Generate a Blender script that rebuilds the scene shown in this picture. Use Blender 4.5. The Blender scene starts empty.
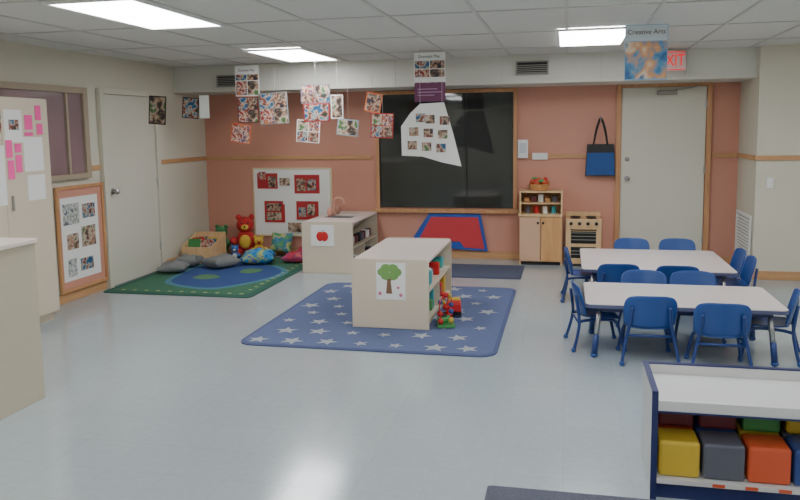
import bpy, bmesh, math, random
from mathutils import Vector, Matrix
random.seed(4)
sc = bpy.context.scene

# ------------------------------------------------------------------ helpers
def lin(c):
    r = []
    for v in c[:3]:
        v = v/255.0
        r.append(v/12.92 if v <= 0.04045 else ((v+0.055)/1.055)**2.4)
    return (r[0], r[1], r[2], 1.0)

MATS = {}
def mat(name, col, rough=0.5, var=0.06, scale=6.0, bump=0.0, bscale=80.0, metal=0.0, coat=0.0, emit=None, es=0.0, spec=0.5):
    if name in MATS: return MATS[name]
    m = bpy.data.materials.new(name); m.use_nodes = True
    nt = m.node_tree; b = nt.nodes["Principled BSDF"]
    c = lin(col)
    tc = nt.nodes.new("ShaderNodeTexCoord")
    n = nt.nodes.new("ShaderNodeTexNoise"); n.inputs["Scale"].default_value = scale; n.inputs["Detail"].default_value = 4
    nt.links.new(tc.outputs["Object"], n.inputs["Vector"])
    mx = nt.nodes.new("ShaderNodeMix"); mx.data_type = 'RGBA'
    mx.inputs[6].default_value = tuple(v*(1-var) for v in c[:3])+(1,)
    mx.inputs[7].default_value = tuple(min(1, v*(1+var)) for v in c[:3])+(1,)
    nt.links.new(n.outputs["Fac"], mx.inputs[0])
    nt.links.new(mx.outputs[2], b.inputs["Base Color"])
    b.inputs["Roughness"].default_value = rough
    b.inputs["Metallic"].default_value = metal
    b.inputs["Specular IOR Level"].default_value = spec
    if coat: b.inputs["Coat Weight"].default_value = coat
    if bump:
        n2 = nt.nodes.new("ShaderNodeTexNoise"); n2.inputs["Scale"].default_value = bscale
        nt.links.new(tc.outputs["Object"], n2.inputs["Vector"])
        bp = nt.nodes.new("ShaderNodeBump"); bp.inputs["Strength"].default_value = bump; bp.inputs["Distance"].default_value = 0.01
        nt.links.new(n2.outputs["Fac"], bp.inputs["Height"]); nt.links.new(bp.outputs["Normal"], b.inputs["Normal"])
    if emit:
        b.inputs["Emission Color"].default_value = lin(emit); b.inputs["Emission Strength"].default_value = es
    MATS[name] = m
    return m

def wood(name, c1, c2, rough=0.45, stretch=(1, 1, 12)):
    if name in MATS: return MATS[name]
    m = bpy.data.materials.new(name); m.use_nodes = True
    nt = m.node_tree; b = nt.nodes["Principled BSDF"]
    tc = nt.nodes.new("ShaderNodeTexCoord"); mp = nt.nodes.new("ShaderNodeMapping")
    mp.inputs["Scale"].default_value = tuple(14.0/s if s > 1 else 14.0 for s in stretch)
    n = nt.nodes.new("ShaderNodeTexNoise"); n.inputs["Scale"].default_value = 2.0; n.inputs["Detail"].default_value = 6; n.inputs["Distortion"].default_value = .6
    nt.links.new(tc.outputs["Object"], mp.inputs[0]); nt.links.new(mp.outputs[0], n.inputs["Vector"])
    r = nt.nodes.new("ShaderNodeValToRGB"); r.color_ramp.elements[0].color = lin(c1); r.color_ramp.elements[1].color = lin(c2)
    r.color_ramp.elements[0].position = .35; r.color_ramp.elements[1].position = .65
    nt.links.new(n.outputs["Fac"], r.inputs[0]); nt.links.new(r.outputs[0], b.inputs["Base Color"])
    b.inputs["Roughness"].default_value = rough
    MATS[name] = m; return m

def photo(name, cols, seed=0.0, scale=16.0, rough=.35):
    if name in MATS: return MATS[name]
    m = bpy.data.materials.new(name); m.use_nodes = True
    nt = m.node_tree; b = nt.nodes["Principled BSDF"]
    tc = nt.nodes.new("ShaderNodeTexCoord"); mp = nt.nodes.new("ShaderNodeMapping"); mp.inputs["Location"].default_value = (seed, seed*2.3, seed*.7)
    n = nt.nodes.new("ShaderNodeTexNoise"); n.inputs["Scale"].default_value = scale; n.inputs["Detail"].default_value = 3; n.inputs["Distortion"].default_value = .2
    nt.links.new(tc.outputs["Object"], mp.inputs[0]); nt.links.new(mp.outputs[0], n.inputs["Vector"])
    r = nt.nodes.new("ShaderNodeValToRGB"); cr = r.color_ramp; cr.interpolation = 'LINEAR'
    k = len(cols)
    cr.elements[0].position = .36; cr.elements[0].color = lin(cols[0])
    cr.elements[1].position = .64; cr.elements[1].color = lin(cols[-1])
    for i in range(1, k-1):
        e = cr.elements.new(.36+.28*i/(k-1)); e.color = lin(cols[i])
    nt.links.new(n.outputs["Fac"], r.inputs[0]); nt.links.new(r.outputs[0], b.inputs["Base Color"])
    b.inputs["Roughness"].default_value = rough
    MATS[name] = m; return m

def root(name, loc=(0, 0, 0), rz=0.0, rx=0.0, ry=0.0):
    e = bpy.data.objects.new(name, None); e.empty_display_size = .1
    e.location = loc; e.rotation_euler = (rx, ry, rz)
    sc.collection.objects.link(e); return e

def finish(bm, name, m, parent=None, smooth=False, mods=()):
    bmesh.ops.recalc_face_normals(bm, faces=bm.faces[:])
    me = bpy.data.meshes.new(name); bm.to_mesh(me); bm.free()
    ms = m if isinstance(m, (list, tuple)) else [m]
    for x in ms: me.materials.append(x)
    if smooth:
        for p in me.polygons: p.use_smooth = True
    o = bpy.data.objects.new(name, me); sc.collection.objects.link(o)
    if parent: o.parent = parent
    for md in mods:
        if md[0] == 'sub':
            s = o.modifiers.new("s", 'SUBSURF'); s.levels = md[1]; s.render_levels = md[1]
        if md[0] == 'sol':
            s = o.modifiers.new("t", 'SOLIDIFY'); s.thickness = md[1]; s.offset = 0
    return o

def add_box(bm, x0, x1, y0, y1, z0, z1, bev=0.0, seg=2):
    b2 = bmesh.new()
    r = bmesh.ops.create_cube(b2, size=1)
    for v in b2.verts:
        v.co = Vector(((x0+x1)/2+v.co.x*(x1-x0), (y0+y1)/2+v.co.y*(y1-y0), (z0+z1)/2+v.co.z*(z1-z0)))
    if bev: bmesh.ops.bevel(b2, geom=b2.edges[:], offset=bev, segments=seg, affect='EDGES', profile=.5)
    tmp = bpy.data.meshes.new("t"); b2.to_mesh(tmp); b2.free(); bm.from_mesh(tmp); bpy.data.meshes.remove(tmp)

def box(p, name, x0, x1, y0, y1, z0, z1, m, bev=0.0, seg=2):
    bm = bmesh.new(); add_box(bm, min(x0, x1), max(x0, x1), min(y0, y1), max(y0, y1), min(z0, z1), max(z0, z1), bev, seg)
    return finish(bm, name, m, p)

def boxes(p, name, lst, m, bev=0.0):
    bm = bmesh.new()
    for b in lst: add_box(bm, *b, bev)
    return finish(bm, name, m, p)

def prism(p, name, polys, axis, a0, a1, m, bev=0.0):
    if not isinstance(polys[0][0], (list, tuple)): polys = [polys]
    bm = bmesh.new()
    def P(q, a):
        if axis == 'z': return (q[0], q[1], a)
        if axis == 'y': return (q[0], a, q[1])
        return (a, q[0], q[1])
    for pts in polys:
        A = [bm.verts.new(P(q, a0)) for q in pts]; B = [bm.verts.new(P(q, a1)) for q in pts]
        n = len(pts)
        f1 = bm.faces.new(A); f2 = bm.faces.new(B)
        for i in range(n): bm.faces.new((A[i], A[(i+1) % n], B[(i+1) % n], B[i]))
        if bev:
            es = list(f1.edges)+list(f2.edges)
            bmesh.ops.bevel(bm, geom=es, offset=bev, segments=2, affect='EDGES')
    return finish(bm, name, m, p)

def rrect(x0, x1, y0, y1, r, n=6, corners=(1, 1, 1, 1)):
    out = []
    cs = [(x1-r, y1-r, 0, x1, y1), (x0+r, y1-r, 90, x0, y1), (x0+r, y0+r, 180, x0, y0), (x1-r, y0+r, 270, x1, y0)]
    for k, (cx, cy, a, ex, ey) in enumerate(cs):
        if corners[k]:
            for i in range(n+1):
                t = math.radians(a+90*i/n); out.append((cx+r*math.cos(t), cy+r*math.sin(t)))
        else: out.append((ex, ey))
    return out

def catmull(pts, n=6):
    if len(pts) < 3: return [Vector(q) for q in pts]
    P = [Vector(q) for q in pts]; P = [P[0]*2-P[1]]+P+[P[-1]*2-P[-2]]
    out = []
    for i in range(1, len(P)-2):
        for k in range(n):
            t = k/n
            a, b, c, d = P[i-1], P[i], P[i+1], P[i+2]
            out.append(.5*((2*b)+(c-a)*t+(2*a-5*b+4*c-d)*t*t+(3*b-a-3*c+d)*t**3))
    out.append(P[-2]); return out

def add_tube(bm, pts, r, segs=8, n=6, closed=False):
    C = catmull(pts, n); rings = []
    up = Vector((0, 0, 1)); prev = None
    for i, c in enumerate(C):
        t = (C[min(i+1, len(C)-1)]-C[max(i-1, 0)]).normalized()
        if prev is None:
            a = t.cross(up)
            if a.length < .1: a = t.cross(Vector((1, 0, 0)))
            a.normalize()
        else:
            a = prev-t*prev.dot(t)
            a.normalize()
        prev = a; b = t.cross(a)
        rings.append([bm.verts.new(c+a*r*math.cos(2*math.pi*k/segs)+b*r*math.sin(2*math.pi*k/segs)) for k in range(segs)])
    for i in range(len(rings)-1):
        for k in range(segs):
            bm.faces.new((rings[i][k], rings[i][(k+1) % segs], rings[i+1][(k+1) % segs], rings[i+1][k]))
    bm.faces.new(rings[0][::-1]); bm.faces.new(rings[-1])

def tube(p, name, paths, r, m, segs=8, n=6):
    if not isinstance(paths[0][0], (list, tuple)): paths = [paths]
    bm = bmesh.new()
    for q in paths: add_tube(bm, q, r, segs, n)
    return finish(bm, name, m, p, smooth=True)

def ell(p, name, lst, m, seg=16):
    bm = bmesh.new()
    for (c, s) in lst:
        if not isinstance(s, (tuple, list)): s = (s, s, s)
        r = bmesh.ops.create_uvsphere(bm, u_segments=seg, v_segments=max(6, seg//2), radius=1)
        for v in r['verts']: v.co = Vector((c[0]+v.co.x*s[0], c[1]+v.co.y*s[1], c[2]+v.co.z*s[2]))
    return finish(bm, name, m, p, smooth=True)

def lathe(p, name, prof, c, m, seg=24, axis='z'):
    bm = bmesh.new(); rings = []
    def P(r, h, t):
        a, b = r*math.cos(t), r*math.sin(t)
        if axis == 'z': q = (a, b, h)
        elif axis == 'y': q = (a, h, b)
        else: q = (h, a, b)
        return (c[0]+q[0], c[1]+q[1], c[2]+q[2])
    for (r, h) in prof: rings.append([bm.verts.new(P(r, h, 2*math.pi*k/seg)) for k in range(seg)])
    for i in range(len(rings)-1):
        for k in range(seg): bm.faces.new((rings[i][k], rings[i][(k+1) % seg], rings[i+1][(k+1) % seg], rings[i+1][k]))
    bm.faces.new(rings[0]); bm.faces.new(rings[-1])
    o = finish(bm, name, m, p)
    return o

def sheet(p, name, f, m, th, nu=12, nv=10, sub=1):
    bm = bmesh.new(); g = []
    for i in range(nu+1):
        g.append([bm.verts.new(f(-1+2*i/nu, -1+2*j/nv)) for j in range(nv+1)])
    for i in range(nu):
        for j in range(nv): bm.faces.new((g[i][j], g[i+1][j], g[i+1][j+1], g[i][j+1]))
    return finish(bm, name, m, p, smooth=True, mods=[('sol', th), ('sub', sub)])

def pillow(name, loc, sx, sy, t, m, rz=0, rx=0, ry=0, seed=0, par=None):
    rnd = random.Random(seed)
    ph = rnd.random()*6
    bm = bmesh.new(); n = 16; top = {}; bot = {}
    for i in range(n+1):
        for j in range(n+1):
            u = -1+2*i/n; v = -1+2*j/n
            e = max(0, (1-u**4))**.6*max(0, (1-v**4))**.6
            x = sx*u*(1-.1*(1-v*v)*abs(u))*.5; y = sy*v*(1-.1*(1-u*u)*abs(v))*.5
            w = .3*math.sin(3.3*u+ph)*math.cos(2.9*v+ph)+.12*math.sin(8*u+5*v+ph)
            z = t*.5*e*(1+w)
            top[i, j] = bm.verts.new((x, y, z+.012*math.sin(4*u+ph)*t*5))
            bot[i, j] = top[i, j] if i in (0, n) or j in (0, n) else bm.verts.new((x, y, -t*.5*e))
    for i in range(n):
        for j in range(n):
            bm.faces.new((top[i, j], top[i+1, j], top[i+1, j+1], top[i, j+1]))
            q = (bot[i, j], bot[i, j+1], bot[i+1, j+1], bot[i+1, j])
            try: bm.faces.new(q)
            except Exception: pass
    o = finish(bm, name, m, par, smooth=True, mods=[('sub', 1)])
    o.location = loc; o.rotation_euler = (rx, ry, rz); return o

def text(p, name, s, size, loc, rot, m, ext=.0008):
    cu = bpy.data.curves.new(name, 'FONT'); cu.body = s; cu.size = size; cu.extrude = ext; cu.align_x = 'CENTER'; cu.align_y = 'CENTER'
    t = bpy.data.objects.new("tmp", cu); sc.collection.objects.link(t)
    bpy.context.view_layer.update()
    me = bpy.data.meshes.new_from_object(t); bpy.data.objects.remove(t)
    me.materials.clear(); me.materials.append(m)
    o = bpy.data.objects.new(name, me); sc.collection.objects.link(o); o.location = loc; o.rotation_euler = rot
    if p: o.parent = p
    return o

# ------------------------------------------------------------------ materials
M_cream = mat("cream_wall_paint", (209, 204, 186), .6, .03, 2, bump=.05)
M_salmon = mat("salmon_wall_paint", (206, 147, 126), .6, .04, 2, bump=.05)
M_soff = mat("soffit_paint", (210, 208, 197), .6, .03, 2)
M_trimw = wood("oak_trim", (188, 142, 98), (202, 156, 110), .4, (12, 12, 1))
M_trimv = wood("oak_trim_vertical", (188, 136, 94), (204, 152, 106), .4, (1, 1, 12))
M_door = mat("door_paint", (208, 204, 188), .4, .02, 2)
M_white = mat("white_paper", (234, 234, 230), .6, .02)
M_lam = mat("cream_laminate", (213, 199, 177), .4, .03, 3)
M_lamt = mat("pale_laminate_top", (230, 216, 206), .3, .03, 3)
M_tab = mat("table_laminate", (220, 210, 207), .28, .02, 3)
M_blue = mat("blue_plastic", (38, 76, 144), .35, .05)
M_blued = mat("blue_tube", (32, 58, 118), .35, .05)
M_navy = mat("navy_edge_band", (40, 48, 94), .35, .05)
M_black = mat("black_plastic", (22, 22, 24), .35, .05)
M_chrome = mat("brushed_steel", (180, 180, 180), .3, .02, metal=1)
M_pink = mat("pink_paper", (250, 90, 165), .6, .03)
M_red = mat("red_plastic", (205, 40, 40), .4, .06)
M_yel = mat("yellow_vinyl", (204, 172, 58), .42, .06)
M_org = mat("orange_vinyl", (208, 88, 52), .42, .06)
M_grayv = mat("gray_vinyl", (92, 94, 106), .42, .06)
M_bluev = mat("blue_vinyl", (50, 74, 136), .42, .06)
M_maroon = mat("maroon_vinyl", (112, 46, 54), .4, .06)
M_green = mat("green_plastic", (70, 146, 80), .4, .06)
M_teal = mat("teal_plastic", (60, 160, 170), .4, .06)
M_fgray = mat("gray_fabric", (122, 124, 122), .9, .12, 20, bump=.2)
M_vent = mat("vent_metal", (150, 148, 138), .5, .03)
M_dark = mat("dark_recess", (40, 38, 36), .7, .03)
M_maple = wood("maple_wood", (214, 176, 128), (226, 190, 144), .45, (1, 1, 10))
M_oak = wood("orange_oak_wood", (204, 150, 96), (218, 166, 110), .45, (1, 1, 10))

# floor : vinyl tiles
def floor_mat():
    m = bpy.data.materials.new("vinyl_tile_floor"); m.use_nodes = True
    nt = m.node_tree; b = nt.nodes["Principled BSDF"]
    tc = nt.nodes.new("ShaderNodeTexCoord")
    br = nt.nodes.new("ShaderNodeTexBrick"); br.offset = 0; br.squash = 1
    br.inputs["Scale"].default_value = 1; br.inputs["Brick Width"].default_value = .305; br.inputs["Row Height"].default_value = .305
    br.inputs["Mortar Size"].default_value = .0012; br.inputs["Mortar Smooth"].default_value = .3
    br.inputs["Color1"].default_value = lin((167, 178, 181)); br.inputs["Color2"].default_value = lin((170, 180, 183)); br.inputs["Mortar"].default_value = lin((153, 163, 166))
    nt.links.new(tc.outputs["Object"], br.inputs["Vector"])
    n = nt.nodes.new("ShaderNodeTexNoise"); n.inputs["Scale"].default_value = 25; n.inputs["Detail"].default_value = 6
    nt.links.new(tc.outputs["Object"], n.inputs["Vector"])
    r = nt.nodes.new("ShaderNodeValToRGB"); r.color_ramp.elements[0].color = (.9, .9, .9, 1); r.color_ramp.elements[1].color = (1.05, 1.05, 1.05, 1)
    nt.links.new(n.outputs["Fac"], r.inputs[0])
    mx = nt.nodes.new("ShaderNodeMix"); mx.data_type = 'RGBA'; mx.blend_type = 'MULTIPLY'; mx.inputs[0].default_value = 1
    nt.links.new(br.outputs["Color"], mx.inputs[6]); nt.links.new(r.outputs[0], mx.inputs[7]); nt.links.new(mx.outputs[2], b.inputs["Base Color"])
    n2 = nt.nodes.new("ShaderNodeTexNoise"); n2.inputs["Scale"].default_value = 4; nt.links.new(tc.outputs["Object"], n2.inputs["Vector"])
    mr = nt.nodes.new("ShaderNodeMapRange"); mr.inputs["To Min"].default_value = .10; mr.inputs["To Max"].default_value = .19
    nt.links.new(n2.outputs["Fac"], mr.inputs["Value"]); nt.links.new(mr.outputs[0], b.inputs["Roughness"])
    bp = nt.nodes.new("ShaderNodeBump"); bp.inputs["Strength"].default_value = .09; bp.inputs["Distance"].default_value = .01
    nt.links.new(n2.outputs["Fac"], bp.inputs["Height"]); nt.links.new(bp.outputs["Normal"], b.inputs["Normal"])
    b.inputs["Specular IOR Level"].default_value = .85
    return m
M_floor = floor_mat()
M_ceil = mat("ceiling_tile", (216, 215, 208), .85, .04, 60, bump=.15, bscale=150)
M_tbar = mat("ceiling_tbar", (198, 197, 191), .5, .02)

# ------------------------------------------------------------------ room shell
XL, XR, YB, YF, H = -4.65, 4.0, 9.15, -2.2, 2.37
box(None, "floor", XL-.15, XR+.15, YF-.15, YB+.15, -.1, 0, M_floor)
box(None, "ceiling", XL-.15, XR+.15, YF-.15, YB+.15, H+.02, H+.12, M_ceil)
box(None, "wall_left", XL-.15, XL, YF, YB, 0, H+.02, M_cream)
box(None, "wall_back", XL-.15, XR+.15, YB, YB+.15, 0, H+.02, M_salmon)
box(None, "wall_right", 1.9, XR, 8.3, YB, 0, H+.02, M_cream)
box(None, "wall_side", XR, XR+.15, YF, YB, 0, H+.02, M_cream)
box(None, "wall_front", XL-.15, XR+.15, YF-.15, YF, 0, H+.02, M_cream)
bars = []
x = -4.28
while x < XR:
    bars.append((x-.012, x+.012, YF, 8.38, H+.012, H+.02)); x += .61
y = .33-1.22*2
while y < 8.38:
    if y > YF: bars.append((XL, XR, y-.012, y+.012, H+.013, H+.02))
    y += 1.22
boxes(None, "trim_ceiling_grid", bars, M_tbar)
s = root("trim_soffit")
box(s, "soffit_body", XL, 1.9, 8.4, YB, 2.08, H+.019, M_soff)
boxes(s, "soffit_seams", [(xx-.004, xx+.004, 8.395, 8.4, 2.08, H+.015) for xx in (-3.3, -1.9, -.7, .35, 1.2)], M_tbar)
box(s, "soffit_lip", XL+.001, 1.899, 8.385, 8.4, 2.08, 2.105, M_soff)
for i, (a, b_, z0, z1) in enumerate(((-4.08, -3.79, 2.13, 2.27), (-.55, -.2, 2.17, 2.32))):
    v = root("air_vent")
    box(v, "recess", a+.015, b_-.015, 8.38, 8.384, z0+.015, z1-.015, M_dark)
    boxes(v, "frame", [(a, b_, 8.37, 8.384, z0, z0+.015), (a, b_, 8.37, 8.384, z1-.015, z1), (a, a+.015, 8.37, 8.384, z0, z1), (b_-.015, b_, 8.37, 8.384, z0, z1)], M_vent)
    boxes(v, "louvers", [(a+.015, b_-.015, 8.372, 8.38, z0+.02+k*.02, z0+.028+k*.02) for k in range(5)], M_vent)
M_lens = mat("troffer_lens", (255, 255, 255), .5, .0, emit=(249, 251, 255), es=16.0)
def troffer(x0, y0):
    t = root("ceiling_light", (x0, y0, H))
    w, l = .61, 1.22
    boxes(t, "frame", [(0, w, 0, .03, -.004, .012), (0, w, l-.03, l, -.004, .012), (0, .03, .03, l-.03, -.004, .012), (w-.03, w, .03, l-.03, -.004, .012)], M_white)
    box(t, "lens", .03, w-.03, .03, l-.03, 0, .008, M_lens)
for (a, b_) in ((-3.05, 3.99), (-3.05, 6.85), (-.1, 6.28), (-.1, 3.4), (-3.05, .9), (-.1, .5), (2.6, 5.2), (2.6, 1.8), (-.1, -1.8), (-3.05, -1.7)):
    troffer(a, b_)
def rail(name, *b): box(None, name, *b, M_trimw, .004)
RZ0, RZ1 = 1.235, 1.285
DY0, DY1 = 6.82, 7.93
rail("trim_1", XL+.02, -2.39, YB-.02, YB, RZ0, RZ1)
rail("trim_2", -.52, .55, YB-.02, YB, RZ0, RZ1)
rail("trim_3", 1.61, 1.9, YB-.02, YB, RZ0, RZ1)
rail("trim_4", 1.88, 1.9, 8.3, YB-.021, RZ0, RZ1)
rail("trim_5", 1.88, XR, 8.28, 8.3, RZ0, RZ1)
rail("trim_6", XL, XL+.02, DY1+.01, YB-.001, RZ0, RZ1)
rail("trim_7", XL, XL+.02, 6.66, DY0-.01, RZ0, RZ1)
rail("baseboard_back", XL+.02, .55, YB-.015, YB, 0, .09)
rail("baseboard_corner", 1.61, 1.885, YB-.015, YB, 0, .09)
rail("baseboard_right", 1.88, XR, 8.285, 8.3, 0, .09)
rail("baseboard_recess", 1.885, 1.9, 8.3, YB-.016, 0, .09)
rail("baseboard_left", XL, XL+.015, DY1+.01, YB-.001, 0, .09)
rail("baseboard_near", XL, XL+.015, 2.0, DY0-.01, 0, .09)

# ------------------------------------------------------------------ doors
d = root("door_1")
box(d, "leaf", .62, 1.54, YB-.03, YB-.001, .01, 2.04, M_door, .003)
boxes(d, "frame", [(.56, .615, YB-.05, YB-.001, 0, 2.1), (1.545, 1.6, YB-.05, YB-.001, 0, 2.1), (.615, 1.545, YB-.05, YB-.001, 2.045, 2.1)], M_trimv, .003)
boxes(d, "hinges", [(1.53, 1.55, YB-.045, YB-.028, z, z+.09) for z in (.25, 1.05, 1.8)], M_chrome)
lathe(d, "knob", [(.03, 0), (.03, -.01), (.012, -.015), (.012, -.035), (.028, -.045), (.028, -.065), (.012, -.075)], (.69, YB-.03, 1.0), M_chrome, axis='y')
lathe(d, "deadbolt", [(.025, 0), (.025, -.012), (.012, -.02)], (.69, YB-.03, 1.22), M_chrome, axis='y')
box(d, "closer_body", 1.0, 1.22, YB-.08, YB-.03, 1.95, 2.0, M_vent, .006)
tube(d, "closer_arm", [(1.2, YB-.06, 2.005), (1.33, YB-.12, 2.02), (1.45, YB-.06, 2.05)], .008, M_vent, n=3)
d = root("door_2")
box(d, "leaf", XL+.001, XL+.03, DY0+.07, DY1-.08, .01, 2.0, M_door, .003)
boxes(d, "frame", [(XL+.001, XL+.05, DY0, DY0+.065, 0, 2.06), (XL+.001, XL+.05, DY1-.075, DY1, 0, 2.06), (XL+.001, XL+.05, DY0+.065, DY1-.075, 2.005, 2.06)], M_cream, .003)
lathe(d, "knob", [(.032, 0), (.032, .01), (.012, .015), (.012, .035), (.028, .045), (.028, .065), (.012, .075)], (XL+.03, DY0+.15, 1.0), M_chrome, axis='x')
boxes(d, "hinges", [(XL+.028, XL+.04, DY1-.09, DY1-.07, z, z+.09) for z in (.25, 1.0, 1.75)], M_chrome)
# ------------------------------------------------------------------ windows
M_glass = mat("night_glass", (46, 50, 49), .035, .15, 2, spec=.7)
w = root("window_1")
wx0, wx1, wz0, wz1 = -2.33, -.58, .6, 2.07
box(w, "pane", wx0+.04, wx1-.04, YB-.012, YB-.004, wz0+.03, wz1-.04, M_glass)
boxes(w, "frame", [(wx0, wx0+.045, YB-.04, YB-.001, wz0, wz1), (wx1-.045, wx1, YB-.04, YB-.001, wz0, wz1), (wx0+.045, wx1-.045, YB-.04, YB-.001, wz1-.04, wz1), (wx0-.03, wx1+.03, YB-.07, YB-.001, wz0-.03, wz0+.02)], M_trimv, .003)
boxes(w, "sash", [(-1.2, -1.185, YB-.02, YB-.012, wz0+.03, wz1-.04), (wx0+.045, wx0+.06, YB-.02, YB-.012, wz0+.03, wz1-.04), (wx1-.06, wx1-.045, YB-.02, YB-.012, wz0+.03, wz1-.04)], M_black)
M_glass2 = mat("office_glass", (142, 118, 120), .06, .3, 1.5)
w = root("window_2")
boxes(w, "frame", [(XL+.001, XL+.04, 6.56, 6.63, 1.17, 2.05), (XL+.001, XL+.04, 4.2, 6.56, 1.99, 2.05), (XL+.001, XL+.05, 4.2, 6.56, 1.17, 1.22), (XL+.001, XL+.04, 4.2, 4.26, 1.22, 1.99), (XL+.001, XL+.035, 5.3, 5.34, 1.22, 1.99), (XL+.001, XL+.035, 6.3, 6.33, 1.22, 1.99)], mat("brown_frame", (168, 152, 130), .5), .003)
box(w, "pane", XL+.004, XL+.012, 4.26, 6.56, 1.22, 1.99, M_glass2)

# ------------------------------------------------------------------ left wall bulletin panel
b = root("bulletin_board")
prism(b, "panel", [(6.1, .13), (6.77, .13), (6.77, 1.08), (6.1, 1.08)], 'x', XL+.016, XL+.024, M_salmon)
boxes(b, "frame", [(XL+.016, XL+.04, 6.07, 6.1, .1, 1.11), (XL+.016, XL+.04, 6.77, 6.8, .1, 1.11), (XL+.016, XL+.04, 6.1, 6.77, .1, .13), (XL+.016, XL+.04, 6.1, 6.77, 1.08, 1.11)], M_trimv)
box(b, "paper", XL+.025, XL+.028, 6.13, 6.7, .2, 1.0, M_white)
PH = [photo("photo_print_a", [(30, 36, 50), (120, 80, 60), (200, 165, 140), (60, 90, 80), (150, 60, 50)], 1),
      photo("photo_print_b", [(170, 40, 40), (120, 50, 50), (225, 190, 165), (50, 60, 110), (200, 120, 60)], 5),
      photo("photo_print_c", [(30, 80, 120), (60, 110, 140), (190, 180, 160), (150, 70, 60), (40, 60, 50)], 9),
      photo("photo_print_d", [(60, 50, 50), (130, 110, 90), (180, 140, 115), (200, 190, 175), (80, 110, 60)], 13)]
M_pg = photo("poster_gray_print", [(90, 100, 110), (160, 165, 165), (215, 215, 210), (130, 140, 120), (190, 190, 185)], 3)
for i, (yy, zz, ww, hh, mm) in enumerate(((6.16, .74, .24, .2, M_pg), (6.45, .78, .2, .14, PH[2]), (6.2, .5, .17, .15, PH[3]), (6.42, .5, .22, .2, PH[3]), (6.19, .24, .13, .17, M_pg), (6.38, .27, .2, .12, PH[2]))):
    box(b, "photo_%d" % i, XL+.0285, XL+.031, yy, yy+ww, zz, zz+hh, mm)
# tall storage cabinet
CF = -4.3
c = root("storage_cabinet")
box(c, "carcass", XL+.055, CF-.02, 3.98, 5.62, .06, 1.9, M_lam, .004)
box(c, "plinth", XL+.055, CF-.05, 4.0, 5.6, 0, .06, M_lam)
for i in range(3):
    y0 = 3.985+i*.545
    box(c, "door_%d" % i, CF-.018, CF, y0, y0+.54, .08, 1.895, M_lam, .003)
    box(c, "handle_%d" % i, CF+.001, CF+.02, y0+.05, y0+.065, 1.0, 1.12, M_vent, .003)
notes = root("posted_notes")
for i, (y0, y1, z0, z1, mm) in enumerate([
    (5.1, 5.3, 1.54, 1.8, M_white), (5.3, 5.53, 1.3, 1.58, M_white), (5.32, 5.53, 1.06, 1.27, M_white), (4.95, 5.07, 1.62, 1.8, PH[2]),
    (4.92, 5.08, 1.05, 1.52, M_white), (5.46, 5.53, 1.72, 1.84, M_pink), (5.47, 5.54, 1.6, 1.69, M_pink), (5.33, 5.42, 1.64, 1.76, M_pink), (5.32, 5.42, 1.59, 1.62, M_pink),
    (5.1, 5.17, 1.42, 1.56, M_pink), (5.11, 5.18, 1.25, 1.40, M_pink), (5.2, 5.27, 1.46, 1.53, M_pink), (5.2, 5.27, 1.3, 1.44, M_pink), (5.15, 5.26, 1.64, 1.72, PH[2])]):
    box(notes, "note_%d" % i, CF+.0005+.0002*i, CF+.0025+.0002*i, y0, y1, z0, z1, mm)
c = root("counter_cabinet")
box(c, "body", -3.78, -3.1, 1.6, 3.86, .0, .955, mat("beige_laminate", (196, 186, 162), .45, .04, 30), .003)
box(c, "countertop", -3.8, -3.085, 1.58, 3.87, .956, .985, M_lamt, .006)

# ------------------------------------------------------------------ back wall board
b = root("bulletin_board")
bx0, bx1, bz0, bz1 = -3.97, -2.94, .26, 1.11
box(b, "panel", bx0, bx1, YB-.02, YB-.002, bz0, bz1, M_white)
boxes(b, "frame", [(bx0-.02, bx0, YB-.03, YB-.002, bz0-.02, bz1+.02), (bx1, bx1+.02, YB-.03, YB-.002, bz0-.02, bz1+.02), (bx0, bx1, YB-.03, YB-.002, bz0-.02, bz0), (bx0, bx1, YB-.03, YB-.002, bz1, bz1+.02)], mat("pale_frame", (222, 205, 170), .5))
M_redp = mat("red_cardstock", (178, 44, 46), .6)
k = 0
for (x0, z0, w_, h_, mm) in [(-3.93, .86, .28, .2, M_redp), (-3.91, .98, .1, .1, PH[1]), (-3.78, .88, .11, .14, PH[0]), (-3.42, .80, .34, .24, M_redp), (-3.39, .83, .12, .16, PH[0]), (-3.25, .84, .12, .14, PH[2]), (-3.84, .42, .28, .28, M_redp), (-3.81, .45, .2, .1, PH[3]), (-3.81, .57, .2, .1, PH[0]), (-3.58, .66, .15, .1, M_white), (-3.4, .46, .3, .24, M_redp), (-3.37, .5, .1, .12, PH[2]), (-3.25, .52, .1, .14, PH[3]), (-3.52, .3, .2, .12, PH[3]), (-3.62, .9, .14, .1, PH[3]), (-3.3, .31, .2, .1, PH[1])]:
    k += 1
    box(b, "sheet_%d" % k, x0, x0+w_, YB-.0225-.0008*k, YB-.0205-.0008*k, z0, z0+h_, mm)
p_ = root("wall_notice"); box(p_, "paper", -.57, -.45, YB-.045, YB-.043, 1.24, 1.46, M_white); box(p_, "print", -.55, -.47, YB-.047, YB-.0455, 1.3, 1.42, mat("gray_print", (200, 204, 206), .6))
p_ = root("light_switch"); box(p_, "plate", -.4, -.22, YB-.028, YB-.021, 1.22, 1.3, M_white, .002); boxes(p_, "toggles", [(-.36+i*.06, -.345+i*.06, YB-.036, YB-.028, 1.25, 1.275) for i in range(2)], M_white)
p_ = root("light_switch"); box(p_, "plate", 2.0, 2.07, 8.285, 8.299, .95, 1.06, M_white, .002); box(p_, "toggle", 2.03, 2.04, 8.275, 8.285, .99, 1.02, M_white)
v = root("return_air_grille")
box(v, "recess", 1.893, 1.897, 8.4, 9.0, .15, .62, mat("shadow_gray", (140, 140, 135), .7))
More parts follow.
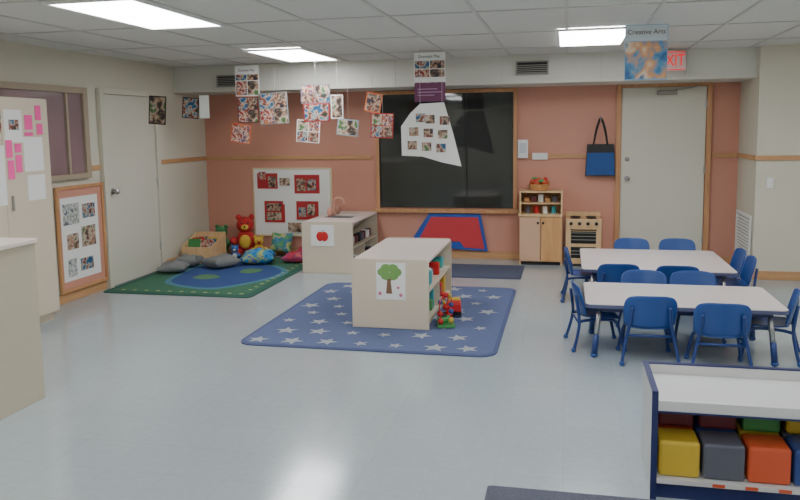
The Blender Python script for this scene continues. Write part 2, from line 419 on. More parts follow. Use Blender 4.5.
boxes(v, "frame", [(1.875, 1.893, 8.37, 9.03, .12, .15), (1.875, 1.893, 8.37, 9.03, .62, .65), (1.875, 1.893, 8.37, 8.4, .15, .62), (1.875, 1.893, 9.0, 9.03, .15, .62)], M_white)
boxes(v, "louvers", [(1.878, 1.892, 8.4, 9.0, .16+.035*i, .18+.035*i) for i in range(13)], M_white)
e = root("exit_sign", (1.045, 8.25, 2.26))
box(e, "housing", -.135, .135, -.025, .025, -.1, .1, mat("sign_white", (225, 205, 200), .4), .006)
M_exit = mat("exit_letters", (225, 25, 35), .4, emit=(255, 30, 40), es=.8)
text(e, "letters", "EXIT", .14, (0, -.027, 0), (math.pi/2, 0, 0), M_exit, .001).scale = (.85, 1.2, 1)
boxes(e, "border", [(-.125, .125, -.027, -.0255, .084, .092), (-.125, .125, -.027, -.0255, -.092, -.084)], M_exit)
box(e, "mount", -.03, .03, -.015, .015, .1, .11, M_white)
t = root("tote_bag", (.385, YB-.085, 0))
prism(t, "body", [(-.17, 1.03), (.17, 1.03), (.15, 1.4), (-.15, 1.4)], 'y', -.03, .03, M_black, .01)
prism(t, "blue_panel", [(-.16, 1.04), (.16, 1.04), (.152, 1.3), (-.152, 1.3)], 'y', -.034, -.0305, mat("blue_canvas", (46, 82, 142), .9, .1, 30))
tube(t, "handles", [[(-.08, -.02, 1.39), (-.05, 0, 1.58), (0, .01, 1.70), (.05, 0, 1.58), (.08, -.02, 1.39)], [(-.08, .02, 1.39), (-.045, .02, 1.56), (0, .02, 1.69), (.045, .02, 1.56), (.08, .02, 1.39)]], .009, M_black)
tube(t, "hook", [(0, .08, 1.72), (0, .02, 1.67), (0, -.01, 1.675), (0, -.015, 1.72)], .006, M_chrome)
r_ = root("padded_wall_panel")
prism(r_, "blue_border", [(-1.86, .26), (-1.66, .56), (-1.02, .56), (-.93, .1), (-1.3, .12), (-1.75, .16), (-1.86, .2)], 'y', YB-.05, YB-.016, mat("blue_vinyl_mat", (42, 84, 170), .5), .006)
prism(r_, "red_center", [(-1.78, .25), (-1.63, .52), (-1.05, .52), (-.97, .13), (-1.22, .145), (-1.27, .22), (-1.5, .22), (-1.56, .18), (-1.74, .2)], 'y', YB-.058, YB-.0505, mat("red_vinyl_mat", (205, 60, 68), .5), .002)

# ------------------------------------------------------------------ hanging posters
M_str = mat("string", (210, 210, 205), .7)
def hang(name, sheets, ztop=H+.01, y=8.0, strings=()):
    r = root(name, (0, y, 0))
    for i, s_ in enumerate(sheets):
        x0, x1, z0, z1, mm = s_[:5]; an = s_[5] if len(s_) > 5 else 0
        fr = s_[6] if len(s_) > 6 else M_white
        cx, cz = (x0+x1)/2, (z0+z1)/2; hw = (x1-x0)/2; hh = (z1-z0)/2
        o = box(r, "card_%d" % i, -hw, hw, -.001, .001, -hh, hh, fr)
        o.location = (cx, -.006*i, cz); o.rotation_euler = (0, an, 0)
        if hw > .12 and hh > .1 and i % 3 != 2:
            q = 0
            for sx in (-1, 1):
                for sz in (-1, 1):
                    box(o, "print_%d_%d" % (i, q), min(sx*.004, sx*(hw-.01)), max(sx*.004, sx*(hw-.01)), -.003, -.0012, min(sz*.004, sz*(hh-.01)), max(sz*.004, sz*(hh-.01)), PH[(q+i+PH.index(mm) if mm in PH else q) % 4]); q += 1
        else:
            box(o, "print_%d" % i, -hw+.012, hw-.012, -.003, -.0012, -hh+.012, hh-.012, mm)
    for (sx, sz) in strings:
        tube(r, "string", [(sx, .003, sz), (sx, .003, ztop)], .0015, M_str, 5)
    return r
M_orc = mat("orange_card", (215, 110, 60), .6)
M_slc = mat("slate_card", (110, 120, 130), .6)
hang("hanging_poster", [(-4.35, -4.15, 1.69, 1.99, PH[3], .08, M_dark)], y=7.3, strings=[(-4.25, 1.98)])
hang("hanging_poster", [(-4.34, -4.13, 1.76, 2.0, PH[2], .1, M_dark), (-4.12, -4.0, 1.76, 2.02, M_white)], y=8.0, strings=[(-4.22, 1.98), (-4.06, 2.0)])
h = hang("hanging_photo_collage", [(-3.67, -3.38, 2.0, 2.34, PH[1]), (-3.65, -3.4, 1.7, 1.99, PH[0], 0, M_maroon), (-3.74, -3.5, 1.47, 1.69, PH[1], .15, M_orc), (-3.38, -3.04, 1.68, 2.03, PH[2], -.05, mat("graygreen_card", (120, 140, 140), .6))], y=8.0, strings=[(-3.52, 2.33), (-3.2, 2.0)])
box(h, "title_strip", -3.66, -3.39, -.0065, -.005, 2.24, 2.335, M_white); text(h, "title", "Dramatic Play", .035, (-3.525, -.008, 2.285), (math.pi/2, 0, 0), M_maroon)
hang("hanging_photo_collage", [(-2.89, -2.55, 1.9, 2.11, PH[0], 0, M_slc), (-2.95, -2.68, 1.47, 1.72, PH[1], .08), (-2.86, -2.56, 1.7, 1.9, PH[2], 0, M_redp), (-2.54, -2.4, 1.73, 1.99, PH[3]), (-2.47, -2.23, 1.54, 1.72, PH[3], .1, mat("bluegray_card", (140, 160, 170), .6))], y=8.0, strings=[(-2.72, 2.1), (-2.47, 1.98), (-2.35, 1.7)])
hang("hanging_photo_collage", [(-2.15, -1.97, 1.79, 2.0, PH[0], .2, M_orc), (-2.09, -1.84, 1.51, 1.78, PH[1], .05, M_redp)], y=8.0, strings=[(-2.07, 1.98), (-1.96, 1.77)])
h = hang("hanging_poster", [(-1.485, -1.17, 2.03, 2.35, PH[1]), (-1.48, -1.17, 1.87, 2.05, mat("purple_print", (110, 50, 90), .5), 0, mat("purple_card", (100, 45, 85), .5))], y=7.4, strings=[(-1.33, 2.34)])
box(h, "title_strip", -1.48, -1.175, -.009, -.0035, 2.27, 2.345, M_white); text(h, "title", "Dramatic Play", .038, (-1.33, -.0105, 2.31), (math.pi/2, 0, 0), M_dark)
box(h, "title_strip_2", -1.48, -1.175, -.009, -.0035, 2.06, 2.11, M_white)
box(h, "purple_band", -1.48, -1.17, -.0095, -.0075, 1.875, 2.055, MATS["purple_print"])
boxes(h, "caption_lines", [(-1.45, -1.25, -.0105, -.0097, 1.99, 1.998), (-1.45, -1.2, -.0105, -.0097, 1.96, 1.968), (-1.45, -1.28, -.0105, -.0097, 1.93, 1.938)], mat("lilac_ink", (180, 140, 175), .5))
h = root("hanging_photo_sheet", (0, 7.36, 0))
prism(h, "sheet", [(-1.61, 1.34), (-1.4, 1.33), (-1.2, 1.27), (-1.01, 1.23), (-1.09, 1.55), (-1.18, 1.86), (-1.42, 1.85), (-1.52, 1.76), (-1.615, 1.63)], 'y', -.001, .001, M_white)
n = 0
for i in range(3):
    for j in range(3):
        x0 = -1.55+i*.145+(j)*.018; z0 = 1.4+j*.135-.015*i
        if i == 0 and j == 2: x0 += .05
        box(h, "photo_%d" % n, x0, x0+.095, -.004, -.0015, z0, z0+.085, PH[(0, 3, 2, 3)[n % 4]]); n += 1
tube(h, "strings", [[(-1.42, 0, 1.84), (-1.42, 0, H+.01)], [(-1.2, 0, 1.85), (-1.2, 0, H+.01)]], .0015, M_str, 5)
h = root("hanging_poster", (.575, 6.0, 2.15), rz=.05)
box(h, "card", -.155, .155, -.001, .001, -.205, .205, mat("sky_blue_card", (130, 175, 210), .4))
box(h, "picture", -.15, .15, -.003, -.0012, -.195, .08, photo("mural_print", [(40, 90, 150), (90, 150, 190), (220, 160, 110), (235, 215, 190), (60, 110, 160)], 3, 5))
box(h, "title_strip", -.15, .15, -.003, -.0012, .085, .2, mat("pale_title", (205, 215, 222), .4))
text(h, "title", "Creative Arts", .05, (0, -.0045, .15), (math.pi/2, 0, 0), mat("brown_ink", (110, 80, 60), .5))

# ------------------------------------------------------------------ rugs
M_rugb = mat("blue_rug", (90, 102, 138), .95, .12, 40, bump=.3, bscale=200)
M_rugb2 = mat("blue_rug_edge", (76, 86, 124), .95, .1, 40)
M_star = mat("star_pile", (164, 168, 172), .95, .1, 40)
rx0, rx1, ry0, ry1 = -2.43, -.47, 5.12, 7.44
r_ = root("star_rug")
prism(r_, "edge", rrect(rx0, rx1, ry0, ry1, .13), 'z', .001, .009, M_rugb2)
prism(r_, "pile", rrect(rx0+.03, rx1-.03, ry0+.03, ry1-.03, .11), 'z', .009, .012, M_rugb)
def star(cx, cy, R, a):
    return [(cx+(R if i % 2 == 0 else R*.42)*math.cos(a+i*math.pi/5), cy+(R if i % 2 == 0 else R*.42)*math.sin(a+i*math.pi/5)) for i in range(10)]
st = []
for i in range(7):
    for j in range(8):
        x = rx0+.14+i*.27+(.13 if j % 2 else 0); y = ry0+.15+j*.285
        if x > rx1-.1: continue
        st.append(star(x+random.uniform(-.02, .02), y+random.uniform(-.02, .02), random.choice((.06, .085, .095)), random.uniform(0, 6)))
prism(r_, "stars", st, 'z', .012, .0132, M_star)
def blob(cx, cy, rx, ry, k, ph, n=40):
    return [(cx+rx*math.cos(2*math.pi*i/n)*(1+k*math.sin(3*2*math.pi*i/n+ph)), cy+ry*math.sin(2*math.pi*i/n)*(1+k*math.cos(2*2*math.pi*i/n+ph))) for i in range(n)]
r_ = root("play_rug")
prism(r_, "border", rrect(-4.59, -2.97, 6.62, 8.85, .07), 'z', .001, .008, mat("dark_green_rug", (40, 88, 74), .95, .12, 40))
prism(r_, "field", rrect(-4.51, -3.05, 6.7, 8.77, .06), 'z', .008, .010, mat("green_rug", (58, 106, 80), .95, .2, 14))
prism(r_, "pond_shore", blob(-3.74, 7.7, .62, .84, .12, 1), 'z', .010, .0112, mat("teal_rug", (70, 122, 140), .95, .1, 30))
prism(r_, "pond", blob(-3.74, 7.7, .55, .76, .12, 1), 'z', .0112, .0125, mat("pond_blue_rug", (48, 76, 130), .95, .15, 10))
prism(r_, "islands", [blob(-3.87, 7.5, .15, .13, .1, 2, 20), blob(-3.52, 7.9, .12, .16, .1, 0, 20)], 'z', .0125, .0137, mat("island_rug", (84, 128, 88), .95, .2, 30))
dots = [blob(-4.42+.13*i, 6.76, .022, .022, 0, 0, 10) for i in range(11)]+[blob(-3.11, 6.95+.15*i, .022, .022, 0, 0, 10) for i in range(12)]
prism(r_, "flowers", dots, 'z', .010, .0115, mat("flower_rug", (150, 160, 110), .95, .2))
M_mat = mat("slate_mat", (78, 86, 108), .95, .15, 60, bump=.3, bscale=150)
r_ = root("floor_mat"); prism(r_, "base", rrect(-1.6, -.46, 7.92, 8.72, .03), 'z', .001, .006, M_mat); prism(r_, "pile", rrect(-1.57, -.49, 7.95, 8.69, .02), 'z', .006, .009, M_mat)
M_mat2 = mat("charcoal_mat", (84, 86, 100), .95, .5, 120, bump=.5, bscale=120)
r_ = root("floor_mat"); prism(r_, "base", rrect(-.33, .9, 2.3, 3.22, .02), 'z', .001, .006, M_mat2); prism(r_, "pile", rrect(-.31, .88, 2.32, 3.2, .02), 'z', .006, .010, M_mat2)

# ------------------------------------------------------------------ centre double shelf
s = root("toy_shelf")
sx0, sx1, sy0, sy1, sz, zt = -1.68, -1.05, 5.72, 6.93, .0145, .575
sm = (sx0+sx1)/2
def endp(name, y0, y1): prism(s, name, rrect(sx0, sx1, sz, zt, .03, corners=(1, 1, 0, 0)), 'y', y0, y1, M_lam, .003)
endp("end_panel_1", sy0, sy0+.022); endp("end_panel_2", sy1-.022, sy1)
box(s, "top", sx0+.005, sx1-.005, sy0+.023, sy1-.023, zt-.03, zt-.006, M_lamt, .003)
box(s, "divider", sm-.008, sm+.008, sy0+.023, sy1-.023, sz+.06, zt-.031, M_lam)
for i, z in enumerate((.06, .3)):
    box(s, "shelf_r_%d" % i, sm+.009, sx1-.01, sy0+.023, sy1-.023, z, z+.018, M_lam)
    box(s, "shelf_l_%d" % i, sx0+.01, sm-.009, sy0+.023, sy1-.023, z, z+.018, M_lam)
boxes(s, "kick", [(sx0+.03, sx1-.03, sy0+.023, sy1-.023, sz, .058)], M_lam)
box(s, "upright", sm+.009, sx1-.012, sy0+.57, sy0+.585, .079, .299, M_lam)
p_ = root("tree_picture", (sm, sy0, 0))
box(p_, "paper", -.11, .13, -.004, -.001, .25, .55, M_white)
prism(p_, "trunk", [(-.03, .3), (.02, .3), (.01, .4), (.04, .46), (0, .44), (-.04, .46), (-.02, .4)], 'y', -.006, -.0045, mat("brown_ink2", (130, 95, 70), .6))
ell(p_, "leaves", [((.0+.055*math.cos(a), -.005, .475+.035*math.sin(a)), (.045, .0025, .035)) for a in [i*1.05 for i in range(6)]], mat("leaf_green", (120, 165, 90), .6))
prism(p_, "apples", [blob(-.08, .3, .015, .015, 0, 0, 10), blob(.09, .29, .015, .015, 0, 0, 10), blob(.07, .35, .012, .012, 0, 0, 10)], 'y', -.006, -.0045, mat("pink_ink", (210, 120, 150), .6))
tm = [M_red, M_yel, M_bluev, M_green, M_teal, M_org, M_white, M_maroon]
tb = root("toy_assortment")
rnd = random.Random(11); k = 0
for zf in (.079, .319):
    y = sy0+.05
    while y < sy1-.12:
        w_ = rnd.uniform(.05, .12); h_ = rnd.uniform(.08, .17)
        if not (zf < .1 and y < sy0+.59 and y+w_ > sy0+.56):
            if rnd.random() < .35: ell(tb, "ball_%d" % k, [((-1.16, y+w_/2, zf+w_*.45), w_*.45)], tm[k % 8])
            else: box(tb, "block_%d" % k, -1.28, -1.09+rnd.uniform(-.03, .01), y, y+w_, zf+.001, zf+h_, tm[k % 8], .008)
            k += 1
        y += w_+.02
ct = root("bead_maze_toy", (-.95, 5.93, .0145), rz=.2)
box(ct, "base", -.07, .07, -.14, .14, 0, .022, M_green, .006)
tube(ct, "wires", [[(-.04, -.11, .022), (-.05, -.09, .2), (.02, -.02, .26), (.0, .05, .12), (-.02, .09, .25), (.03, .11, .022)],
                   [(.04, -.11, .022), (.04, -.1, .15), (-.02, -.03, .19), (.03, .04, .24), (.05, .09, .14), (-.04, .11, .022)]], .004, M_red, 8)
ell(ct, "beads_red", [((-.045, -.1, .05), .024), ((-.05, -.09, .11), .022), ((.0, .05, .13), .024), ((.03, .11, .05), .024), ((.0, -.04, .25), .022), ((-.02, .09, .23), .022)], M_red, 12)
ell(ct, "beads_yellow", [((.04, -.105, .06), .023), ((-.02, -.03, .19), .022), ((-.04, .11, .06), .022), ((.03, .04, .23), .02)], M_yel, 12)
ell(ct, "beads_blue", [((.04, -.1, .13), .022), ((.05, .09, .14), .022), ((-.045, -.07, .2), .021), ((-.01, .07, .18), .02)], M_bluev, 12)
ell(ct, "beads_green", [((.0, -.02, .04), .024), ((.02, .03, .045), .024), ((-.02, -.07, .05), .022)], M_green, 12)
ct2 = root("toy_dump_truck", (-.93, 6.26, .0145), rz=.15)
box(ct2, "bed", -.06, .06, -.11, .03, .045, .12, M_red, .01); box(ct2, "cab", -.055, .055, .035, .11, .035, .13, M_yel, .012); box(ct2, "chassis", -.045, .045, -.11, .11, .022, .044, M_black)
for i, (a, b_) in enumerate(((-.062, -.07), (.042, -.07), (-.062, .07), (.042, .07))): lathe(ct2, "wheel_%d" % i, [(.03, 0), (.032, .004), (.032, .016), (.03, .02)], (a, b_, .032), M_black, 16, 'x')

# ------------------------------------------------------------------ play kitchen sink unit
s = root("play_sink_cabinet")
kx0, kx1, ky0, ky1, kz = -2.91, -2.31, 7.95, 9.06, .585
def kend(name, y0, y1): prism(s, name, rrect(kx0, kx1, .001, kz, .03, corners=(1, 1, 0, 0)), 'y', y0, y1, M_lam, .003)
kend("end_panel_1", ky0, ky0+.02); kend("end_panel_2", ky1-.02, ky1)
boxes(s, "top", [(kx0+.005, -2.8, ky0+.021, ky1-.021, kz-.028, kz-.006), (-2.46, kx1-.005, ky0+.021, ky1-.021, kz-.028, kz-.006), (-2.8, -2.46, ky0+.021, 8.4, kz-.028, kz-.006), (-2.8, -2.46, 8.76, ky1-.021, kz-.028, kz-.006)], M_lamt)
boxes(s, "basin", [(-2.8, -2.46, 8.4, 8.76, kz-.12, kz-.11), (-2.8, -2.79, 8.4, 8.76, kz-.11, kz-.03), (-2.47, -2.46, 8.4, 8.76, kz-.11, kz-.03), (-2.79, -2.47, 8.4, 8.41, kz-.11, kz-.03), (-2.79, -2.47, 8.75, 8.76, kz-.11, kz-.03)], mat("steel_basin", (170, 172, 175), .3, metal=.6))
box(s, "back", kx0+.008, kx0+.02, ky0+.021, ky1-.021, .03, kz-.03, M_lam)
for i, z in enumerate((.05, .28)): box(s, "shelf_%d" % i, kx0+.021, kx1-.01, ky0+.021, ky1-.021, z, z+.016, M_lam)
box(s, "upright", kx0+.021, kx1-.015, 8.48, 8.495, .067, .279, M_lam)
M_pw = mat("pinkish_wood", (205, 150, 130), .5)
tube(s, "faucet", [(-2.73, 8.6, kz-.006), (-2.73, 8.6, kz+.14), (-2.69, 8.6, kz+.2), (-2.62, 8.6, kz+.19), (-2.6, 8.6, kz+.13)], .022, M_pw)
ell(s, "taps", [((-2.73, 8.44, kz+.055), (.036, .036, .06)), ((-2.73, 8.76, kz+.055), (.036, .036, .06))], M_pw)
dsh = root("play_dishes"); k = 0
for zf in (.067, .297):
    y = 8.06
    while y < 8.98:
        if not (zf < .1 and 8.4 < y < 8.57):
            r0 = rnd.uniform(.035, .05)
            lathe(dsh, "pot_%d" % k, [(r0*.8, .001), (r0, .03), (r0, .09), (r0*.9, .09), (r0*.9, .03)], (-2.4, y, zf), [M_grayv, M_maroon, M_white, M_maroon, M_dark][k % 5], 14); k += 1
        y += .125
p_ = root("apple_picture", (0, ky0, 0))
box(p_, "paper", -2.8, -2.53, -.004, -.001, .31, .55, M_white)
ell(p_, "apple", [((-2.69, -.005, .42), (.045, .003, .055)), ((-2.64, -.005, .42), (.045, .003, .055))], M_red)
tube(p_, "stem", [(-2.665, -.005, .46), (-2.655, -.005, .5)], .004, M_green, 6)

# ------------------------------------------------------------------ cupboard and stove
c = root("play_cupboard")
cx0, cx1, cy0, cy1 = -.53, -.04, 8.8, YB-.02
boxes(c, "side_panels", [(cx0, cx0+.018, cy0, cy1, .0, .87), (cx1-.018, cx1, cy0, cy1, .0, .87)], M_maple, .002)
boxes(c, "boards", [(cx0+.018, cx1-.018, cy0, cy1, .85, .868), (cx0+.018, cx1-.018, cy0+.02, cy1, .715, .73), (cx0-.01, cx1+.01, cy0-.02, cy1, .575, .6), (cx0+.018, cx1-.018, cy0+.01, cy1, .04, .06)], M_maple)
box(c, "back", cx0+.018, cx1-.018, cy1-.012, cy1, .06, .85, M_oak)
cm = (cx0+cx1)/2
box(c, "door_l", cx0+.005, cm-.003, cy0-.018, cy0-.001, .05, .565, mat("peach_laminate", (216, 174, 142), .45), .003)
box(c, "door_r", cm+.003, cx1-.005, cy0-.018, cy0-.001, .05, .565, M_oak, .003)
ell(c, "knobs", [((cm-.03, cy0-.03, .5), .014), ((cm+.03, cy0-.03, .5), .014)], M_black)
box(c, "kick", cx0+.02, cx1-.02, cy0+.02, cy0+.03, 0, .04, M_dark)
g = root("play_groceries")
for i in range(5): box(g, "carton_%d" % i, cx0+.05+i*.08, cx0+.11+i*.08, 8.92, 9.0, .731, .731+.05+.02*(i % 3), [M_oak, M_maroon, M_white, M_oak, M_grayv][i], .003)
for i in range(4): lathe(g, "can_%d" % i, [(.03, .001), (.03, .08), (.026, .083)], (cx0+.09+i*.1, 8.93, .601), [M_grayv, M_red, M_white, M_teal][i], 14)
g = root("play_food_basket", (-.31, 8.96, .87))
lathe(g, "basket", [(.09, .0), (.13, .075), (.122, .075), (.085, .008)], (0, 0, 0), M_oak, 20)
ell(g, "fruit", [((.08*math.cos(i*1.1), .07*math.sin(i*1.1), .085+.01*(i % 2)), .034) for i in range(6)]+[((0, 0, .11), .036)], M_org, 12)
ell(g, "greens", [((.03, -.06, .11), (.05, .02, .02)), ((-.05, .03, .125), (.05, .02, .025))], M_green, 12)
ell(g, "berries", [((-.04, -.05, .11), .028), ((.07, .02, .125), .026)], M_red, 12)
s = root("play_stove")
ox0, ox1, oy0, oy1 = 0.0, .4, 8.78, YB-.02
box(s, "body", ox0, ox1, oy0, oy1, 0.03, .55, M_maple, .004)
box(s, "base", ox0+.02, ox1-.02, oy0+.02, oy1-.02, 0, .029, M_dark)
box(s, "backsplash", ox0, ox1, oy1-.03, oy1, .551, .6, M_maple, .004)
for i, (x, y) in enumerate(((ox0+.11, oy0+.09), (ox1-.11, oy0+.09), (ox0+.11, oy0+.24), (ox1-.11, oy0+.24))):
    lathe(s, "burner_%d" % i, [(.06, .551), (.06, .558), (.045, .559), (.045, .554), (.02, .554), (.02, .56)], (x, y, 0), M_black, 20)
box(s, "control_panel", ox0+.01, ox1-.01, oy0-.01, oy0-.001, .46, .54, M_maple, .002)
for i in range(4): lathe(s, "dial_%d" % i, [(.02, -.011), (.02, -.025), (.012, -.028)], (ox0+.06+i*.094, oy0, .5), M_black, 14, 'y')
box(s, "oven_door", ox0+.03, ox1-.03, oy0-.014, oy0-.001, .06, .45, M_maple, .003)
boxes(s, "oven_windows", [(ox0+.06, ox1-.06, oy0-.017, oy0-.0145, .27, .41), (ox0+.06, ox1-.06, oy0-.017, oy0-.0145, .1, .23)], M_black)
boxes(s, "oven_rails", [(ox0+.06, ox1-.06, oy0-.02, oy0-.0175, z, z+.008) for z in (.31, .35, .39, .14, .18)], M_vent)
tube(s, "oven_handle", [(ox0+.07, oy0-.015, .43), (ox0+.08, oy0-.04, .43), (ox1-.08, oy0-.04, .43), (ox1-.07, oy0-.015, .43)], .008, M_black, n=3)

# ------------------------------------------------------------------ reading corner
bn = root("toy_bin", (-4.38, 8.46, 0.012))
prism(bn, "side_1", [(-.2, 0), (.2, 0), (.2, .34), (-.2, .2)], 'x', -.2, -.185, M_maple)
prism(bn, "side_2", [(-.2, 0), (.2, 0), (.2, .34), (-.2, .2)], 'x', .185, .2, M_maple)
boxes(bn, "panels", [(-.185, .185, -.2, -.185, 0, .2), (-.185, .185, .185, .2, 0, .34), (-.185, .185, -.185, .185, .01, .03)], M_maple)
pl = root("picture_books", (-4.38, 8.46, 0.012))
for i in range(6):
    o = box(pl, "book_%d" % i, -.08, .08, -.007, .007, 0, .24, [PH[1], M_green, PH[2], M_red, M_yel, PH[0]][i], .002)
    o.location = (-.09 if i % 2 else .08, -.14+.05*i, .045); o.rotation_euler = (-.2, .05*(-1)**i, 0)
C_r = mat("red_plush", (190, 52, 50), .95, .15, 30, bump=.3); C_y = mat("yellow_plush", (214, 180, 70), .95, .15, 30, bump=.3); C_g = mat("green_plush", (70, 132, 84), .95, .15, 30, bump=.3); C_w = mat("white_plush", (206, 200, 190), .95, .1, 30, bump=.3)
C_bl = mat("blue_plush", (60, 106, 166), .95, .15, 30, bump=.3)
def plush(name, loc, sc_, m, m2, rz=0, rx=0):
    r = root(name, loc, rz, rx)
    S = sc_
    ell(r, "body", [((0, 0, .11*S), (.085*S, .075*S, .11*S)), ((0, -.01*S, .26*S), (.075*S, .07*S, .07*S)),
                    ((-.055*S, 0, .325*S), (.025*S, .014*S, .025*S)), ((.055*S, 0, .325*S), (.025*S, .014*S, .025*S)),
                    ((-.1*S, -.05*S, .13*S), (.03*S, .07*S, .035*S)), ((.1*S, -.05*S, .13*S), (.03*S, .07*S, .035*S)),
                    ((-.06*S, -.12*S, .035*S), (.035*S, .09*S, .035*S)), ((.06*S, -.12*S, .035*S), (.035*S, .09*S, .035*S))], m, 14)
    ell(r, "muzzle", [((0, -.075*S, .245*S), (.032*S, .022*S, .024*S)), ((0, -.07*S, .12*S), (.05*S, .02*S, .06*S))], m2, 12)
    ell(r, "face", [((-.028*S, -.07*S, .28*S), .008*S), ((.028*S, -.07*S, .28*S), .008*S), ((0, -.097*S, .252*S), .009*S)], M_black, 8)
plush("plush_bear", (-4.06, 8.99, .0145), 1.5, C_r, C_y, .35)
plush("plush_frog", (-4.4, 9.0, .0145), 1.1, C_g, C_y, .1)
plush("plush_duck", (-3.8, 8.8, .0145), .8, C_y, C_r, .5)
plush("plush_elephant", (-3.97, 8.46, .0145), .6, C_bl, C_w, .3)
pillow("gray_pillow", (-4.38, 7.7, .075), .34, .32, .11, M_fgray, rz=.3, seed=1)
pillow("gray_pillow", (-3.97, 8.06, .085), .38, .34, .13, M_fgray, rz=1.1, seed=2)
pillow("gray_pillow", (-4.38, 8.06, .085), .3, .28, .13, M_fgray, rz=.1, seed=5)
M_bp = photo("blue_print_fabric", [(30, 90, 170), (60, 140, 200), (70, 150, 170), (190, 190, 90), (40, 100, 180)], 2, 9, .9)
M_gp = photo("green_print_fabric", [(110, 170, 100), (50, 130, 170), (200, 195, 110), (80, 150, 110)], 4, 9, .9)
M_rp = photo("rose_print_fabric", [(190, 50, 70), (205, 70, 85), (150, 50, 110), (215, 110, 100)], 6, 8, .9)
pillow("blue_cushion", (-3.62, 8.36, .105), .42, .36, .16, M_bp, rz=.3, seed=3)
pillow("green_cushion", (-3.56, 8.97, .18), .32, .28, .09, M_gp, rz=-.1, rx=1.15, seed=6)
pillow("red_cushion", (-3.2, 8.55, .075), .34, .3, .12, M_rp, rz=.1, seed=4)
pillow("red_cushion", (-3.16, 8.95, .08), .38, .24, .13, M_rp, rz=.1, seed=9)

# ------------------------------------------------------------------ tables
def table(x0, x1, y0, y1, h, rz):
    cx, cy = (x0+x1)/2, (y0+y1)/2; a, b_ = (x1-x0)/2, (y1-y0)/2
    t = root("childrens_table", (cx, cy, 0), rz)
    prism(t, "top", rrect(-a, a, -b_, b_, .04), 'z', h-.006, h, M_tab, .0015)
    prism(t, "edge_band", rrect(-a-.002, a+.002, -b_-.002, b_+.002, .042), 'z', h-.03, h-.0062, mat("gray_edge_band", (84, 88, 120), .4))
    boxes(t, "apron", [(-a+.08, a-.08, -b_+.08, -b_+.095, h-.07, h-.031), (-a+.08, a-.08, b_-.095, b_-.08, h-.07, h-.031), (-a+.08, -a+.095, -b_+.095, b_-.095, h-.07, h-.031), (a-.095, a-.08, -b_+.095, b_-.095, h-.07, h-.031)], M_navy)
    i = 0
    for sx in (-1, 1):
        for sy in (-1, 1):
            i += 1
            tube(t, "leg_%d" % i, [(sx*(a-.1), sy*(b_-.1), h-.031), (sx*(a-.07), sy*(b_-.07), .1)], .018, M_chrome, 12)
            tube(t, "leg_sleeve_%d" % i, [(sx*(a-.075), sy*(b_-.075), .16), (sx*(a-.063), sy*(b_-.063), .02)], .021, M_blued, 12)
            ell(t, "foot_%d" % i, [((sx*(a-.063), sy*(b_-.063), .018), (.026, .026, .018))], M_blue)
table(.14, 1.43, 5.2, 5.95, .395, 0)
table(.14, 1.38, 6.48, 7.6, .4, 0)

# ------------------------------------------------------------------ chairs
def make_chair():
    r = root("childrens_chair")
    sheet(r, "seat", lambda u, v: Vector((.155*u*(1-.13*v**4), .01+.14*v*(1-.13*u**4), .236+.012*u*u-.02*max(0, v-.3)**2+.01*max(0, -v-.4))), M_blue, .012)
    sheet(r, "backrest", lambda u, v: Vector((.175*u*(1-.16*(v**4 if v > 0 else v**2*.3)), -.155-.028*v+.03*u*u, .365+.115*v*(1-.14*u**4))), M_blue, .012)
    tube(r, "rear_legs", [[(s_*.185, -.195, .012), (s_*.17, -.17, .1), (s_*.148, -.15, .21), (s_*.13, -.158, .3), (s_*.12, -.172, .4)] for s_ in (-1, 1)], .0115, M_blued)
    tube(r, "front_legs", [[(s_*.172, .165, .012), (s_*.16, .145, .1), (s_*.138, .115, .2), (s_*.12, .06, .222), (s_*.13, -.08, .222), (s_*.148, -.148, .215)] for s_ in (-1, 1)], .0115, M_blued)
    tube(r, "cross_bars", [[(-.148, -.15, .2), (.148, -.15, .2)], [(-.135, .115, .2), (.135, .115, .2)]], .009, M_blued)
    ell(r, "feet", [((s_*.185, -.195, .017), .018) for s_ in (-1, 1)]+[((s_*.172, .165, .017), .018) for s_ in (-1, 1)], M_blue, 10)
    return r
base = make_chair()
def place(o, x, y, rz): o.location = (x, y, 0); o.rotation_euler = (0, 0, rz)
def dup(x, y, rz):
    e = bpy.data.objects.new("childrens_chair", None); sc.collection.objects.link(e)
    for c_ in base.children:
        n_ = c_.copy(); sc.collection.objects.link(n_); n_.parent = e
    place(e, x, y, rz)
place(base, .555, 5.3, .04)
R = math.pi/2
for (x, y, a) in [(.99, 5.16, -.03), (.23, 5.57, -R+.15), (1.38, 5.5, R-.25),
                  (.6, 5.9, math.pi), (.97, 5.92, math.pi+.03),
                  (.43, 6.5, .02), (.9, 6.48, -.05),
                  (1.4, 6.82, R), (1.4, 7.22, R+.05), (.17, 7.1, -R), (.65, 7.66, math.pi), (1.08, 7.68, math.pi-.05)]:
    dup(x, y, a)

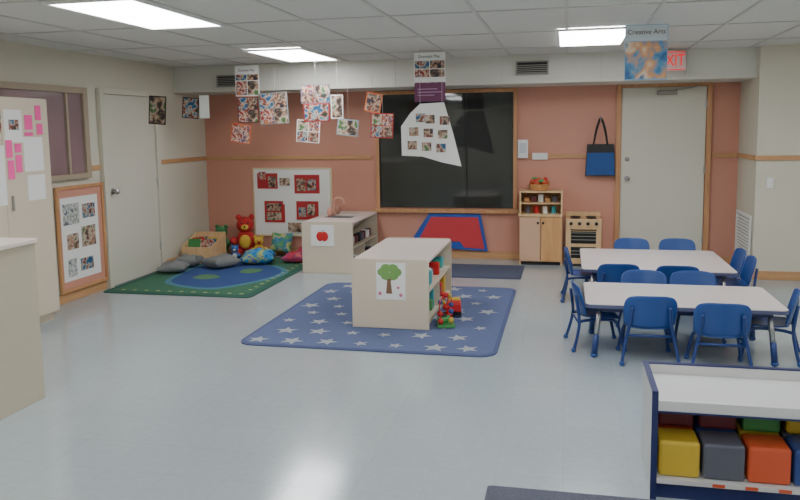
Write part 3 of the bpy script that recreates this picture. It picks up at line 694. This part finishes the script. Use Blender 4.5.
# ------------------------------------------------------------------ low block shelf (front right)
s = root("block_shelf")
fx0, fx1, fy0, fy1, fh = .37, 1.95, 3.24, 3.66, .475
M_wlam = mat("white_laminate", (206, 206, 204), .35, .02)
box(s, "side_l", fx0, fx0+.02, fy0, fy1, .0, fh, M_wlam)
box(s, "side_r", fx1-.02, fx1, fy0, fy1, .0, fh, M_wlam)
box(s, "back", fx0+.021, fx1-.021, fy1-.018, fy1, .03, fh, M_wlam)
box(s, "top_shelf", fx0+.021, fx1-.021, fy0+.01, fy1-.019, .41, .43, M_wlam)
box(s, "bottom_shelf", fx0+.021, fx1-.021, fy0+.004, fy1-.019, .07, .09, M_wlam)
box(s, "top_lip", fx0+.021, fx1-.021, fy0, fy0+.009, .395, .44, M_wlam, .002)
box(s, "divider", 1.17, 1.185, fy0+.01, fy1-.019, .091, .409, M_wlam)
boxes(s, "navy_edge", [(fx0-.003, fx0+.023, fy0-.006, fy0-.0005, 0, fh+.006), (fx1-.023, fx1+.003, fy0-.006, fy0-.0005, 0, fh+.006), (fx0-.003, fx0+.023, fy0-.0005, fy1+.003, fh+.0005, fh+.007), (fx1-.023, fx1+.003, fy0-.0005, fy1+.003, fh+.0005, fh+.007), (fx0+.023, fx1-.023, fy1-.021, fy1+.003, fh+.0005, fh+.007), (fx0+.023, fx1-.023, fy0-.003, fy0-.0005, .388, .396)], M_navy)
box(s, "kick", fx0+.021, fx1-.021, fy0+.02, fy0+.03, 0, .069, M_navy)
boxes(s, "labels", [(.62+i*.13, .67+i*.13, fy0+.001, fy0+.0035, .073, .087) for i in range(5)], M_org)
bl = root("soft_blocks")
cs = [M_yel, M_grayv, M_org, M_bluev]
for i in range(4):
    x0 = fx0+.035+i*.18
    box(bl, "cube_%d" % i, x0, x0+.168, fy0+.03, fy0+.195, .0915, .25, cs[i], .014, 3)
for i in range(4):
    x0 = fx0+.035+i*.18
    box(bl, "rear_cube_%d" % i, x0, x0+.168, fy0+.215, fy0+.38, .0915, .245, cs[(i+2) % 4], .014, 3)
    box(bl, "upper_cube_%d" % i, x0+.01, x0+.165, fy0+.2, fy0+.36, .2515, .35, [M_maroon, M_maroon, M_green, M_yel][i], .014, 3)
for i in range(4):
    x0 = 1.2+i*.178
    box(bl, "side_cube_%d" % i, x0, x0+.165, fy0+.03, fy0+.195, .0915, .25, cs[(i+1) % 4], .014, 3)

# ------------------------------------------------------------------ camera
cam = bpy.data.cameras.new("camera"); co = bpy.data.objects.new("camera", cam); sc.collection.objects.link(co)
Rm = Matrix.Rotation(math.radians(12.55), 4, 'Z') @ Matrix.Rotation(math.radians(83.5), 4, 'X') @ Matrix.Rotation(math.radians(-.8), 4, 'Z')
co.location = (0, 0, 1.6); co.rotation_euler = Rm.to_euler()
cam.sensor_width = 36; cam.lens = 33.75; cam.shift_y = -35/800; cam.clip_start = .05
sc.camera = co
wd = bpy.data.worlds.new("world"); sc.world = wd; wd.use_nodes = True
wd.node_tree.nodes["Background"].inputs[0].default_value = (.02, .02, .025, 1)
